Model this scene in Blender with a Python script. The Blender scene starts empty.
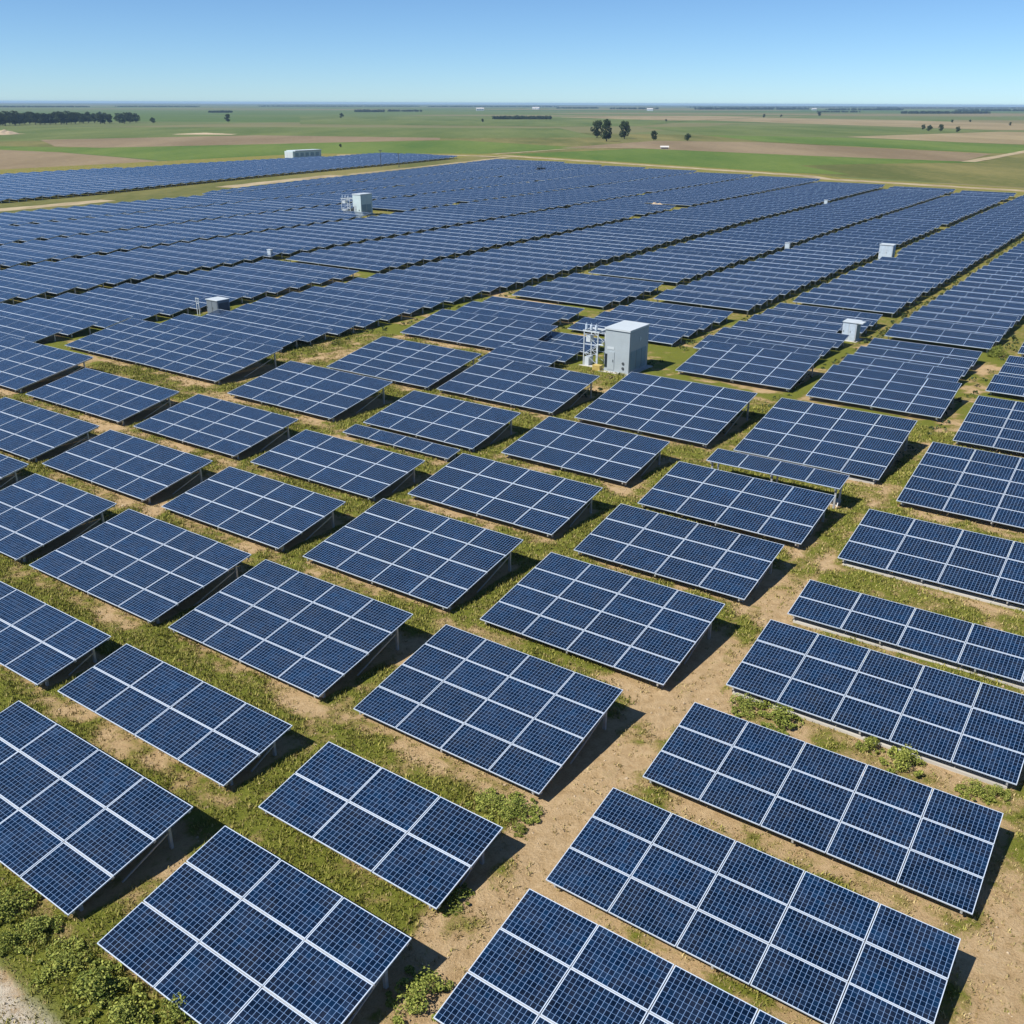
import bpy, math, random
import numpy as np
from mathutils import Matrix, Vector, noise as mnoise

random.seed(7); RNG = np.random.default_rng(7)
S = bpy.context.scene
COL = S.collection
R = math.radians

# ------------------------------------------------------------------ camera
FOC, HOR, ROLL, CAMZ = 950.0, 103.1, 0.004, 20.0
PITCH = math.atan((512 - HOR) / FOC)
YAW = R(-34.75)                       # heading of the panel rows
TILT = R(10.0)                        # slope of the panels
rt0 = Vector((1, 0, 0)); up0 = Vector((0, math.sin(PITCH), math.cos(PITCH)))
fw = Vector((0, math.cos(PITCH), -math.sin(PITCH)))
cr, sr = math.cos(ROLL), math.sin(ROLL)
rt = rt0 * cr + up0 * sr; up = up0 * cr - rt0 * sr
cam_d = bpy.data.cameras.new("camera"); cam = bpy.data.objects.new("camera", cam_d); COL.objects.link(cam)
cam.matrix_world = Matrix(((rt.x, up.x, -fw.x, 0), (rt.y, up.y, -fw.y, 0), (rt.z, up.z, -fw.z, CAMZ), (0, 0, 0, 1)))
cam_d.sensor_width = 36; cam_d.lens = FOC / 1024 * 36
cam_d.clip_start = 0.5; cam_d.clip_end = 60000
S.camera = cam

# ------------------------------------------------------------------ sky, sun, exposure
SUN_AZ, SUN_EL = R(-117), R(51)       # azimuth from +Y towards +X
W_ = bpy.data.worlds.new("World"); S.world = W_; W_.use_nodes = True
wn = W_.node_tree.nodes; wn.clear()
sky = wn.new('ShaderNodeTexSky'); sky.sky_type = 'NISHITA'; sky.sun_disc = False
sky.sun_elevation = SUN_EL; sky.sun_rotation = SUN_AZ % (2 * math.pi)
sky.altitude = 1000; sky.air_density = 0.7; sky.dust_density = 0.2; sky.ozone_density = 6.0
bg = wn.new('ShaderNodeBackground'); bg.inputs['Strength'].default_value = 0.084
wo = wn.new('ShaderNodeOutputWorld')
tint = wn.new('ShaderNodeMix'); tint.data_type = 'RGBA'; tint.blend_type = 'MULTIPLY'; tint.inputs[0].default_value = 1; tint.inputs[7].default_value = (.86, 1.0, 1.06, 1)
W_.node_tree.links.new(sky.outputs[0], tint.inputs[6]); W_.node_tree.links.new(tint.outputs[2], bg.inputs[0]); W_.node_tree.links.new(bg.outputs[0], wo.inputs[0])
sd = bpy.data.lights.new("sun", 'SUN'); sd.energy = 4.8; sd.angle = R(0.5); sd.color = (1, 0.95, 0.87)
sun = bpy.data.objects.new("sun", sd); COL.objects.link(sun)
sdir = Vector((math.sin(SUN_AZ) * math.cos(SUN_EL), math.cos(SUN_AZ) * math.cos(SUN_EL), math.sin(SUN_EL)))
sun.rotation_euler = sdir.to_track_quat('Z', 'Y').to_euler(); sun.location = (-60, -40, 90)
vs = S.view_settings; vs.view_transform = 'Standard'; vs.look = 'None'; vs.exposure = 0.50; vs.gamma = 1.0
vs.use_curve_mapping = False
S.cycles.max_bounces = 6; S.cycles.diffuse_bounces = 3; S.cycles.glossy_bounces = 3
S.cycles.transparent_max_bounces = 8; S.cycles.volume_bounces = 0

# ------------------------------------------------------------------ coordinates
Ux, Uy = math.cos(YAW), math.sin(YAW)
def P(u, v, z=0.0):                   # row / aisle coordinates -> world
    return Vector((u * Ux - v * Uy, u * Uy + v * Ux, z))
def uv_of(p): return p.x * Ux + p.y * Uy, -p.x * Uy + p.y * Ux
def ground(px, py, z=0.0):            # where the ground is that the survey photo shows there
    d = rt * ((px - 512) / FOC) + up * ((512 - py) / FOC) + fw
    return Vector((0, 0, CAMZ)) + d * ((z - CAMZ) / d.z)

# ------------------------------------------------------------------ materials
def mat(name):
    m = bpy.data.materials.new(name); m.use_nodes = True; nt = m.node_tree; nt.nodes.clear()
    o = nt.nodes.new('ShaderNodeOutputMaterial'); b = nt.nodes.new('ShaderNodeBsdfPrincipled')
    nt.links.new(b.outputs[0], o.inputs[0]); return m, nt, b
def N(nt, t, **k):
    n = nt.nodes.new(t)
    for a, v in k.items():
        if a.startswith('i_'):
            key = a[2:]; n.inputs[int(key) if key.isdigit() else key].default_value = v
        else: setattr(n, a, v)
    return n
def ramp(nt, pts, fac):
    r = nt.nodes.new('ShaderNodeValToRGB'); e = r.color_ramp.elements
    while len(e) < len(pts): e.new(0.5)
    for k, (p, c) in enumerate(pts): e[k].position = p; e[k].color = (*c, 1)
    nt.links.new(fac, r.inputs[0]); return r.outputs[0]
def mixc(nt, fac, a, b, mode='MIX'):
    n = nt.nodes.new('ShaderNodeMix'); n.data_type = 'RGBA'; n.blend_type = mode
    for s, v in ((0, fac), (6, a), (7, b)):
        if isinstance(v, (int, float)): n.inputs[s].default_value = v
        elif isinstance(v, tuple): n.inputs[s].default_value = (*v, 1)
        else: nt.links.new(v, n.inputs[s])
    return n.outputs[2]
def math_(nt, op, a, b=None, c=None):
    n = nt.nodes.new('ShaderNodeMath'); n.operation = op
    for k, v in enumerate((a, b, c)):
        if v is None: continue
        if isinstance(v, (int, float)): n.inputs[k].default_value = v
        else: nt.links.new(v, n.inputs[k])
    return n.outputs[0]
def noise_(nt, scale, detail=4, vec=None, rough=.55):
    n = N(nt, 'ShaderNodeTexNoise', i_Scale=scale, i_Detail=detail, i_Roughness=rough)
    if vec is not None: nt.links.new(vec, n.inputs['Vector'])
    return n.outputs[0]
def pos(nt): return nt.nodes.new('ShaderNodeNewGeometry').outputs['Position']
def plain(name, c, rough=.6, metal=0.0, var=.12, scale=3.0, spec=.5):
    m, nt, b = mat(name)
    tc = nt.nodes.new('ShaderNodeTexCoord').outputs['Object']
    f = noise_(nt, scale, 5, tc)
    lo = tuple(x * (1 - var) for x in c); hi = tuple(min(1, x * (1 + var)) for x in c)
    nt.links.new(ramp(nt, [(.3, lo), (.7, hi)], f), b.inputs['Base Color'])
    b.inputs['Roughness'].default_value = rough; b.inputs['Metallic'].default_value = metal
    b.inputs['Specular IOR Level'].default_value = spec
    return m
M = {}
M['frame'] = plain('anodised_frame', (.48, .55, .64), .4, 0, .06)
M['rail'] = plain('galvanised_rail', (.42, .43, .45), .45, .3, .15, 6)
M['steel'] = plain('galvanised_steel', (.50, .51, .52), .4, .35, .15, 5)
M['back'] = plain('backsheet', (.34, .35, .37), .6)
M['concrete'] = plain('concrete', (.42, .40, .36), .85, 0, .18, 2.5)
M['white'] = plain('white_paint', (.48, .53, .56), .45, 0, .05, 1.5)
M['grey_paint'] = plain('grey_paint', (.34, .39, .42), .45, 0, .05, 1.2)
M['pale_paint'] = plain('pale_green_grey_paint', (.46, .56, .57), .45, 0, .06, 1.0)
M['dark_paint'] = plain('dark_grey_paint', (.06, .07, .08), .5)
M['slate_paint'] = plain('slate_paint', (.15, .18, .21), .45, 0, .08, 1.0)
M['teal_paint'] = plain('blue_grey_paint', (.20, .30, .36), .45, 0, .08, 1.0)
M['black'] = plain('black_rubber', (.02, .02, .016), .7)
M['yellow'] = plain('yellow_paint', (.50, .38, .12), .5)
M['insulator'] = plain('glazed_insulator', (.42, .50, .58), .2)
M['bark'] = plain('bark', (.10, .075, .05), .9, 0, .3, 8)
M['rock'] = plain('pale_rubble', (.42, .33, .22), .95, 0, .25, 3)
M['rooftile'] = plain('roof_sheet', (.55, .53, .50), .6)
m, nt, b = mat('dark_glass'); b.inputs['Base Color'].default_value = (.02, .03, .04, 1); b.inputs['Roughness'].default_value = .08
M['glass'] = m

# solar cells: 15 x 9 cells per module, laid out in the module's own UVs
m, nt, b = mat('solar_cells')
uvn = nt.nodes.new('ShaderNodeUVMap')
sep = nt.nodes.new('ShaderNodeSeparateXYZ'); nt.links.new(uvn.outputs[0], sep.inputs[0])
def line(coord, n, w):
    f = math_(nt, 'FRACT', math_(nt, 'MULTIPLY', coord, n))
    d = math_(nt, 'ABSOLUTE', math_(nt, 'SUBTRACT', f, .5))
    return math_(nt, 'GREATER_THAN', d, .5 - w)
lx = line(sep.outputs[0], 15, .042); ly = line(sep.outputs[1], 9, .030)
lm = math_(nt, 'MAXIMUM', lx, math_(nt, 'MULTIPLY', ly, .75))
fl = nt.nodes.new('ShaderNodeVectorMath'); fl.operation = 'MULTIPLY'; fl.inputs[1].default_value = (15, 9, 1)
nt.links.new(uvn.outputs[0], fl.inputs[0])
fl2 = nt.nodes.new('ShaderNodeVectorMath'); fl2.operation = 'FLOOR'; nt.links.new(fl.outputs[0], fl2.inputs[0])
oi = nt.nodes.new('ShaderNodeObjectInfo')
geo = nt.nodes.new('ShaderNodeNewGeometry')
cellv = nt.nodes.new('ShaderNodeVectorMath'); cellv.operation = 'ADD'
rv = nt.nodes.new('ShaderNodeCombineXYZ'); nt.links.new(math_(nt, 'MULTIPLY', oi.outputs['Random'], 91.0), rv.inputs[2])
nt.links.new(fl2.outputs[0], cellv.inputs[0]); nt.links.new(rv.outputs[0], cellv.inputs[1])
wnz = nt.nodes.new('ShaderNodeTexWhiteNoise'); nt.links.new(cellv.outputs[0], wnz.inputs['Vector'])
big = noise_(nt, 1.1, 5, geo.outputs['Position'])
fac = math_(nt, 'ADD', math_(nt, 'MULTIPLY', wnz.outputs[0], .26), math_(nt, 'ADD', .10, math_(nt, 'MULTIPLY', big, .55)))
cell = ramp(nt, [(.28, (.0003, .0026, .0085)), (.5, (.0008, .0068, .0235)), (.75, (.0030, .0205, .058))], fac)
md = math_(nt, 'ADD', .78, math_(nt, 'MULTIPLY', oi.outputs['Random'], .44))
cell = mixc(nt, 1.0, cell, md, 'MULTIPLY')
cc = mixc(nt, lm, cell, (.15, .25, .43))
dust = noise_(nt, 2.3, 6, geo.outputs['Position'])
cc = mixc(nt, math_(nt, 'MULTIPLY', math_(nt, 'SUBTRACT', dust, .42), .10), cc, (.34, .31, .27))
nt.links.new(cc, b.inputs['Base Color'])
nt.links.new(math_(nt, 'ADD', .09, math_(nt, 'MULTIPLY', dust, .16)), b.inputs['Roughness'])
b.inputs['IOR'].default_value = 1.72; b.inputs['Specular IOR Level'].default_value = .5
M['cells'] = m

# near ground: soil, dry grass and green grass; 'grass' is the cover surveyed over the plot
def soil_material(name, use_attr, const=.45):
    m, nt, b = mat(name)
    p = pos(nt)
    n1 = noise_(nt, .35, 6, p); n2 = noise_(nt, 2.6, 8, p, .65); n3 = noise_(nt, 16, 4, p, .7); n4 = noise_(nt, 55, 3, p, .7)
    soil = ramp(nt, [(.30, (.17, .115, .055)), (.44, (.37, .255, .13)), (.68, (.60, .455, .28))],
                math_(nt, 'ADD', math_(nt, 'MULTIPLY', n2, .4), math_(nt, 'ADD', math_(nt, 'MULTIPLY', n3, .3), math_(nt, 'MULTIPLY', n4, .3))))
    dry = ramp(nt, [(.3, (.15, .115, .035)), (.7, (.36, .28, .11))], n3)
    green = ramp(nt, [(.25, (.045, .06, .008)), (.5, (.135, .15, .02)), (.75, (.28, .27, .06))],
                 math_(nt, 'ADD', math_(nt, 'MULTIPLY', n3, .5), math_(nt, 'MULTIPLY', n4, .5)))
    if use_attr:
        at = N(nt, 'ShaderNodeAttribute', attribute_name='grass'); g = at.outputs['Fac']
        at2 = N(nt, 'ShaderNodeAttribute', attribute_name='track'); tr = at2.outputs['Fac']
    else:
        g = math_(nt, 'ADD', const - .25, math_(nt, 'MULTIPLY', n1, .5)); tr = None
    e = math_(nt, 'ADD', g, math_(nt, 'ADD', math_(nt, 'MULTIPLY', math_(nt, 'SUBTRACT', n2, .5), 1.3),
                                  math_(nt, 'MULTIPLY', math_(nt, 'SUBTRACT', n3, .5), .9)))
    def ss(x, a, c):
        mr = N(nt, 'ShaderNodeMapRange', interpolation_type='SMOOTHSTEP', i_1=a, i_2=c); nt.links.new(x, mr.inputs[0]); return mr.outputs[0]
    c1 = mixc(nt, ss(e, .22, .5), soil, dry)
    c2 = mixc(nt, ss(e, .42, .75), c1, green)
    if tr is not None:
        pale = ramp(nt, [(.3, (.36, .30, .22)), (.7, (.60, .54, .44))], n2)
        c2 = mixc(nt, math_(nt, 'MULTIPLY', tr, ss(math_(nt, 'ADD', n2, n3), .75, 1.0)), c2, pale)
    nt.links.new(c2, b.inputs['Base Color'])
    b.inputs['Roughness'].default_value = .95; b.inputs['Specular IOR Level'].default_value = .15
    bp = N(nt, 'ShaderNodeBump', i_Strength=.9, i_Distance=.10)
    nt.links.new(math_(nt, 'ADD', math_(nt, 'MULTIPLY', n3, .6), math_(nt, 'ADD', math_(nt, 'MULTIPLY', n4, .3), n2)), bp.inputs['Height'])
    nt.links.new(bp.outputs[0], b.inputs['Normal'])
    return m
M['soil_near'] = soil_material('plot_soil', True)
M['soil_far'] = soil_material('plot_soil_far', False, .62)

def field_material(name, lo, hi, sc=.02, rows=0.0):
    m, nt, b = mat(name); p = pos(nt)
    mp = N(nt, 'ShaderNodeMapping'); mp.inputs['Rotation'].default_value = (0, 0, R(20)); mp.inputs['Scale'].default_value = (1, .25, 1)
    nt.links.new(p, mp.inputs[0])
    a = noise_(nt, sc, 6, mp.outputs[0], .6); c = noise_(nt, .35, 5, p, .65)
    f = math_(nt, 'ADD', math_(nt, 'MULTIPLY', a, .65), math_(nt, 'MULTIPLY', c, .35))
    nt.links.new(ramp(nt, [(.40, lo), (.60, hi)], f), b.inputs['Base Color'])
    b.inputs['Roughness'].default_value = .95; b.inputs['Specular IOR Level'].default_value = .1
    return m
M['green1'] = field_material('green_crop', (.062, .115, .02), (.125, .17, .038))
M['green2'] = field_material('mid_green_crop', (.075, .11, .028), (.135, .16, .052))
M['olive'] = field_material('rough_pasture', (.085, .10, .028), (.19, .17, .062), .03)
M['tan'] = field_material('ploughed_field', (.165, .125, .072), (.245, .19, .115))
M['straw'] = field_material('stubble_field', (.20, .16, .085), (.29, .235, .135))
M['dirt'] = field_material('dirt_track', (.26, .205, .12), (.40, .33, .215), .2)

m, nt, b = mat('open_country')        # patchwork of fields out to the horizon
p = pos(nt)
mp = N(nt, 'ShaderNodeMapping'); mp.inputs['Rotation'].default_value = (0, 0, R(11)); mp.inputs['Scale'].default_value = (1 / 900, 1 / 420, 1)
nt.links.new(p, mp.inputs[0])
wob = N(nt, 'ShaderNodeTexNoise', i_Scale=1.2, i_Detail=2); nt.links.new(mp.outputs[0], wob.inputs['Vector'])
vo = N(nt, 'ShaderNodeTexVoronoi', distance='CHEBYCHEV', i_Scale=1.0, i_Randomness=.75); nt.links.new(mp.outputs[0], vo.inputs['Vector'])
cs = nt.nodes.new('ShaderNodeSeparateColor'); nt.links.new(vo.outputs['Color'], cs.inputs[0])
fld = ramp(nt, [(0, (.065, .11, .03)), (.22, (.09, .13, .04)), (.38, (.12, .14, .055)), (.5, (.075, .12, .033)), (.66, (.15, .145, .07)),
                (.80, (.20, .16, .095)), (.93, (.10, .13, .045))], cs.outputs[0])
fine = noise_(nt, .012, 6, p, .65)
fld = mixc(nt, .35, fld, ramp(nt, [(.3, (.34, .38, .29)), (.7, (.72, .7, .58))], fine), 'OVERLAY')
nt.links.new(fld, b.inputs['Base Color']); b.inputs['Roughness'].default_value = .95; b.inputs['Specular IOR Level'].default_value = .1
M['country'] = m

def leaf_material(name, lo, hi):
    m, nt, b = mat(name)
    g = nt.nodes.new('ShaderNodeNewGeometry')
    o = nt.nodes.new('ShaderNodeObjectInfo')
    f = math_(nt, 'ADD', math_(nt, 'MULTIPLY', g.outputs['Random Per Island'], .8), math_(nt, 'MULTIPLY', o.outputs['Random'], .2))
    nt.links.new(ramp(nt, [(.1, lo), (.9, hi)], f), b.inputs['Base Color'])
    b.inputs['Roughness'].default_value = .7; b.inputs['Specular IOR Level'].default_value = .2
    return m
M['leaf_dark'] = leaf_material('dark_leaves', (.018, .035, .012), (.055, .085, .028))
M['leaf_weed'] = leaf_material('weed_leaves', (.07, .105, .014), (.33, .35, .075))
M['blade'] = leaf_material('grass_blades', (.07, .09, .012), (.36, .33, .085))
M['blade_dry'] = leaf_material('dry_grass_blades', (.20, .16, .06), (.50, .40, .19))
M['tree_far'] = leaf_material('far_wood_leaves', (.02, .04, .016), (.05, .08, .04))

# ------------------------------------------------------------------ mesh helpers
class MB:
    def __init__(self): self.v = []; self.f = []; self.m = []; self.uv = []
    def quad(self, pts, mi=0, uv=None):
        k = len(self.v); self.v += [tuple(q) for q in pts]; self.f.append(tuple(range(k, k + len(pts)))); self.m.append(mi)
        self.uv += (uv or [(0, 0)] * len(pts))
    def box(self, x0, x1, y0, y1, z0, z1, mi=0, T=None):
        c = [Vector((x, y, z)) for z in (z0, z1) for y in (y0, y1) for x in (x0, x1)]
        if T is not None: c = [T @ q for q in c]
        for a in ((0, 2, 3, 1), (4, 5, 7, 6), (0, 1, 5, 4), (2, 6, 7, 3), (0, 4, 6, 2), (1, 3, 7, 5)):
            self.quad([c[i] for i in a], mi)
    def bar(self, a, b_, w, d=None, mi=0):
        a = Vector(a); b_ = Vector(b_); z = (b_ - a); L = z.length
        if L < 1e-6: return
        q = z.to_track_quat('Z', 'Y').to_matrix().to_4x4(); T = Matrix.Translation(a) @ q
        d = d or w
        self.box(-w / 2, w / 2, -d / 2, d / 2, 0, L, mi, T)
    def tube(self, a, b_, r0, r1=None, n=8, mi=0, cap=True):
        a = Vector(a); b_ = Vector(b_); r1 = r0 if r1 is None else r1
        z = b_ - a; q = z.to_track_quat('Z', 'Y'); k = []
        for i in range(n):
            t = 2 * math.pi * i / n; o = Vector((math.cos(t), math.sin(t), 0))
            k.append((a + q @ (o * r0), b_ + q @ (o * r1)))
        for i in range(n):
            j = (i + 1) % n; self.quad([k[i][0], k[j][0], k[j][1], k[i][1]], mi)
        if cap:
            self.quad([c[1] for c in k], mi); self.quad([c[0] for c in reversed(k)], mi)
    def mesh(self, name, mats):
        me = bpy.data.meshes.new(name); me.from_pydata(self.v, [], self.f)
        for mm in mats: me.materials.append(M[mm])
        me.polygons.foreach_set('material_index', self.m)
        l = me.uv_layers.new(name='UVMap'); l.data.foreach_set('uv', np.array(self.uv, dtype=np.float32).ravel())
        me.update(); return me
    def build(self, name, mats, parent=None, bevel=0):
        if isinstance(mats, str): mats = [mats]
        return link(name, self.mesh(name, mats), parent, bevel)
def link(name, me, parent=None, bevel=0):
    o = bpy.data.objects.new(name, me); COL.objects.link(o)
    if parent is not None: o.parent = parent
    if bevel:
        bm_ = o.modifiers.new('bevel', 'BEVEL'); bm_.width = bevel; bm_.segments = 2; bm_.limit_method = 'ANGLE'
    return o
def tag(o, label=None, cat=None, group=None, kind=None):
    if label: o['label'] = label
    if cat: o['category'] = cat
    if group: o['group'] = group
    if kind: o['kind'] = kind
    return o
def empty(name, loc, rz=0.0):
    o = bpy.data.objects.new(name, None); COL.objects.link(o); o.location = loc; o.rotation_euler = (0, 0, rz); o.empty_display_size = .3
    return o
def soup(name, V3, F, mi, mats):
    """mesh from numpy arrays of quads"""
    me = bpy.data.meshes.new(name); nv, nf = len(V3), len(F)
    k = F.shape[1]
    me.vertices.add(nv); me.vertices.foreach_set('co', V3.astype(np.float32).ravel())
    me.loops.add(nf * k); me.loops.foreach_set('vertex_index', F.astype(np.int32).ravel())
    me.polygons.add(nf); me.polygons.foreach_set('loop_start', np.arange(0, nf * k, k, dtype=np.int32))
    for mm in mats: me.materials.append(M[mm])
    if mi is not None: me.polygons.foreach_set('material_index', mi.astype(np.int32))
    me.update(); me.validate(); return me

# ------------------------------------------------------------------ tables measured on the plot: u, v, length, depth, columns, rows
FIT = {'T1':(-18.57,8.53,6.86,4.24,3,3),'T2':(-29.19,8.65,9.23,4.14,4,3),'T3':(-19.15,14.28,6.89,3.09,3,2),'T4':(-29.72,14.29,9.00,3.00,4,2),
'T6':(-40.16,19.28,8.95,5.48,4,4),'T7':(-48.44,19.27,7.30,5.49,3,4),'T9':(-52.17,27.05,9.65,4.73,4,3),'T11':(-30.29,19.41,8.49,5.35,4,4),
'T12':(-41.06,27.04,8.87,4.69,4,3),'T13':(-30.68,27.11,8.60,5.77,4,4),'T14':(-20.32,19.60,7.78,5.33,4,4),'T15':(-20.46,27.17,8.35,5.48,4,4),
'T16':(-20.75,35.00,8.55,4.63,4,3),'T17':(-20.98,41.85,8.85,5.00,4,3),'T18':(-31.46,44.13,8.59,5.43,4,3),'T19':(-31.75,35.83,9.27,5.04,4,3),
'T20':(-42.51,34.26,9.61,4.60,4,3),'T21':(-42.32,43.66,9.07,5.34,4,3),'T22':(-66.67,34.40,11.18,5.05,5,3),'T23':(-53.9,34.38,9.85,5.4,4,4),
'T24':(-55.05,43.0,10.45,6.4,4,4),'T25':(-9.86,50.16,9.4,7.34,4,5),'T26':(-10.26,41.41,11.03,4.80,5,3),'T27':(-10.31,34.90,11.03,2.72,5,2),
'T28':(-10.29,28.50,9.66,4.31,5,3),'T29':(-10.37,22.16,9.67,3.83,5,3),'T30':(-10.51,16.79,9.75,3.76,5,3),'T31':(-10.32,11.73,10.4,4.06,5,3),
'T32':(-20.17,52.74,8.70,8.00,4,5),'T33':(-31.51,52.7,9.64,8.10,4,5),'T41':(-43.43,52.72,10.16,6.52,4,4),'T43':(-54.63,52.6,10.44,6.9,4,5),
'T5':(-39.48,14.10,8.83,3.18,4,2),'T8':(-61.4,22.4,10.4,3.4,5,2),'T10':(-64.3,27.05,10.9,4.80,5,3),
'T35':(-20.54,66.94,9.27,5.98,4,4),'T37':(-9.6,62.49,9.4,7.12,4,5),'T39':(-31.41,67.91,9.37,6.57,4,4),
'Ta':(-80.0,34.6,11.8,6.6,5,4),'Tb':(-78.2,44.6,20.0,7.0,9,5),
'T42':(-58.0,65.4,13.2,6.4,6,4)}
ZF, KS = .47, 1.0067
tables = []                            # dicts: u v L W nu nv zf
for k, (u, v, L, W, nu, nv) in FIT.items(): tables.append(dict(u=u * KS, v=v * KS, L=L * KS, W=W * KS, nu=nu, nv=nv, zf=ZF, key=k))
q = ground(706, 460, 1.45); a_, b_ = uv_of(q)
tables.append(dict(u=a_, v=b_, L=7.6, W=1.6, nu=4, nv=1, zf=1.45, key='T34'))
tables.append(dict(u=-42.4, v=41.8, L=8.7, W=1.3, nu=4, nv=1, zf=.4, key='T44'))
NEAR = list(tables)
# the regular field behind: aisle lines (u at v=60, drift per metre) bound the columns
AISLE = [(1.0, 0), (-11.3, 0), (-22.3, -.002), (-34.7, -.008), (-47.4, -.018), (-61.0, -.045), (-80.6, -.050), (-100.2, -.060), (-122.5, -.050), (-143.0, -.045),
         (-163.5, -.03), (-184.0, -.02), (-204.5, -.02)]
def aisle(k, v):
    u0, s = AISLE[k]; d = max(v - 60, 0)
    return u0 + s * min(d, 110) + s * .3 * max(d - 110, 0)
V0 = [75, 74.5, 76, 61, 74.5, 53.5, 40, 43, 52, 60, 70, 80]
KEEP_OUT = [(-40.2, -33.8, 64.4, 71.4), (-25.1, -22.6, 87.4, 90.6), (-36.2, -33, 139.4, 144), (-81.4, -78.3, 60.6, 64), (-138.5, -131.6, 138, 145.5), (-97.5, -92, 187, 192)]
def far_edge(u): return 281.0 + (-40 - u) * .285 if u < -95 else 279.0 + max(0, (-40 - u)) * .19
def panel_edge(u, v): c = P(u, far_edge(u)); return far_edge(u) - 1.15 / 20 * math.hypot(c.x, c.y) * .97
def main_edge(v): return float(np.interp(v, (99, 120, 149, 187, 235, 285, 335), (-187.4, -187.6, -191, -199, -206, -216, -226)))      # left edge of the main field
def left_edge(v): return float(np.interp(v, (112, 133, 173, 197, 230, 271, 325), (-210.5, -212, -221, -225.5, -230.5, -236.6, -246.6)))  # right edge of the field beyond the road
ROWS = [40.2 + 3.62 * k for k in range(90)]
FARS = []
for k in range(len(AISLE) - 1):
    rr = random.Random(k * 13 + 5)
    for row, v in enumerate(ROWS):
        if v < V0[k]: continue
        v += rr.uniform(-.07, .07); W = 3.16
        if rr.random() < .022 or (v < 104 and k < 5 and (row + 2 * k) % 5 == 0 and v > V0[k] + 6): continue
        if v + W > 345: break
        u1 = aisle(k, v) - (.95 if k < 5 else 1.4) - rr.uniform(0, .2); u0 = aisle(k + 1, v) + (.95 if k < 4 else 1.4) + rr.uniform(0, .2)
        if k == len(AISLE) - 2: u0 = main_edge(v)
        lo, hi = u0, u1
        for (a, c, d, e) in KEEP_OUT:
            if v < e and v + W * .985 > d and lo < c and hi > a:
                if c - lo < hi - a: lo = max(lo, c)
                else: hi = min(hi, a)
        last = panel_edge((lo + hi) / 2, v)
        if v + W * .985 < last and hi - lo > 3.5:
            nu = max(1, round((hi - lo) / 2.3))
            FARS.append(dict(u=lo, v=v, L=hi - lo, W=W, nu=nu, nv=2, zf=ZF + rr.uniform(-.03, .03), key=None, col=k + 1))
# the field beyond the dirt road on the left
LEFT = []
for k in range(6):
    v = 96.0 + k * 2.2
    while v < 330:
        ur = left_edge(v) - k * 14.2; W = 3.1
        u0, u1 = ur - 13.8, ur
        u0 = max(u0, -284.5)
        if u1 - u0 > 4 and v < 313:
            LEFT.append(dict(u=u0, v=v, L=u1 - u0, W=W, nu=max(2, round((u1 - u0) / 2.3)), nv=2, zf=ZF, key=None, col=None))
        v += 3.9
print('tables', len(NEAR), len(FARS), len(LEFT))

# ------------------------------------------------------------------ ground
def sheet(name, pts, z, m, kind='structure'):
    mb = MB(); mb.quad([(q.x, q.y, z) for q in pts]); o = mb.build(name, m); tag(o, kind=kind); return o
G = 14000.0
sheet('ground', [Vector((-G, -G, 0)), Vector((G, -G, 0)), Vector((G, G, 0)), Vector((-G, G, 0))], -.20, 'country')
def field(name, px, m, z):
    pts = [ground(*c) for c in px]
    a = sum(pts[i].x * pts[(i + 1) % len(pts)].y - pts[(i + 1) % len(pts)].x * pts[i].y for i in range(len(pts)))
    if a < 0: pts.reverse()
    mb = MB(); mb.quad([(q.x, q.y, z) for q in pts]); tag(mb.build(name, m), kind='structure')
zz = -.190
FIELDS = [
 ('pasture_field', [(-160, 150), (480, 156.5), (760, 171), (1190, 197), (1190, 150), (760, 136), (512, 131), (-160, 140)], 'olive'),
 ('green_field', [(-160, 127), (300, 127), (560, 128), (600, 137), (430, 138), (250, 136), (0, 141), (-160, 146)], 'green2'),
 ('green_field', [(-160, 143), (70, 147), (256, 143.5), (460, 140), (590, 147.5), (470, 154), (285, 157.5), (200, 162.5), (60, 151.5), (-160, 148)], 'green1'),
 ('ploughed_field', [(40, 139.5), (256, 135), (440, 137.5), (440, 139.5), (256, 144), (100, 147.3), (55, 146)], 'tan'),
 ('ploughed_field', [(-160, 148.5), (0, 149.3), (60, 152), (120, 157), (172, 162), (100, 166.5), (-160, 178)], 'tan'),
 ('green_field', [(470, 155.5), (640, 148.2), (990, 162), (860, 163.5), (800, 165), (850, 174), (760, 171.5), (600, 160.5)], 'green1'),
 ('ploughed_field', [(560, 147.5), (655, 140.5), (760, 142), (992, 153.5), (962, 161), (800, 155), (640, 148)], 'tan'),
 ('green_field', [(700, 134.5), (846, 137.5), (965, 142.5), (1190, 151), (1190, 152), (994, 153), (762, 141.2)], 'green1'),
 ('stubble_field', [(846, 136.6), (1000, 131.5), (1190, 134), (1190, 150), (962, 142)], 'straw'),
 ('green_field', [(640, 127), (820, 125.6), (1000, 130.8), (850, 135.8), (700, 133.8)], 'green2'),
 ('stubble_field', [(705, 120.2), (760, 117.4), (900, 120), (1190, 128), (1190, 131), (1000, 130), (850, 125)], 'straw'),
 ('ploughed_field', [(560, 117.0), (690, 115.5), (760, 117), (704, 120.2), (600, 121)], 'straw'),
 ('green_field', [(300, 116.5), (520, 116), (690, 121), (640, 126), (560, 126.5), (300, 124)], 'green2'),
]
for nm, px, mm in FIELDS: field(nm, px, mm, zz); zz += .006
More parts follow.
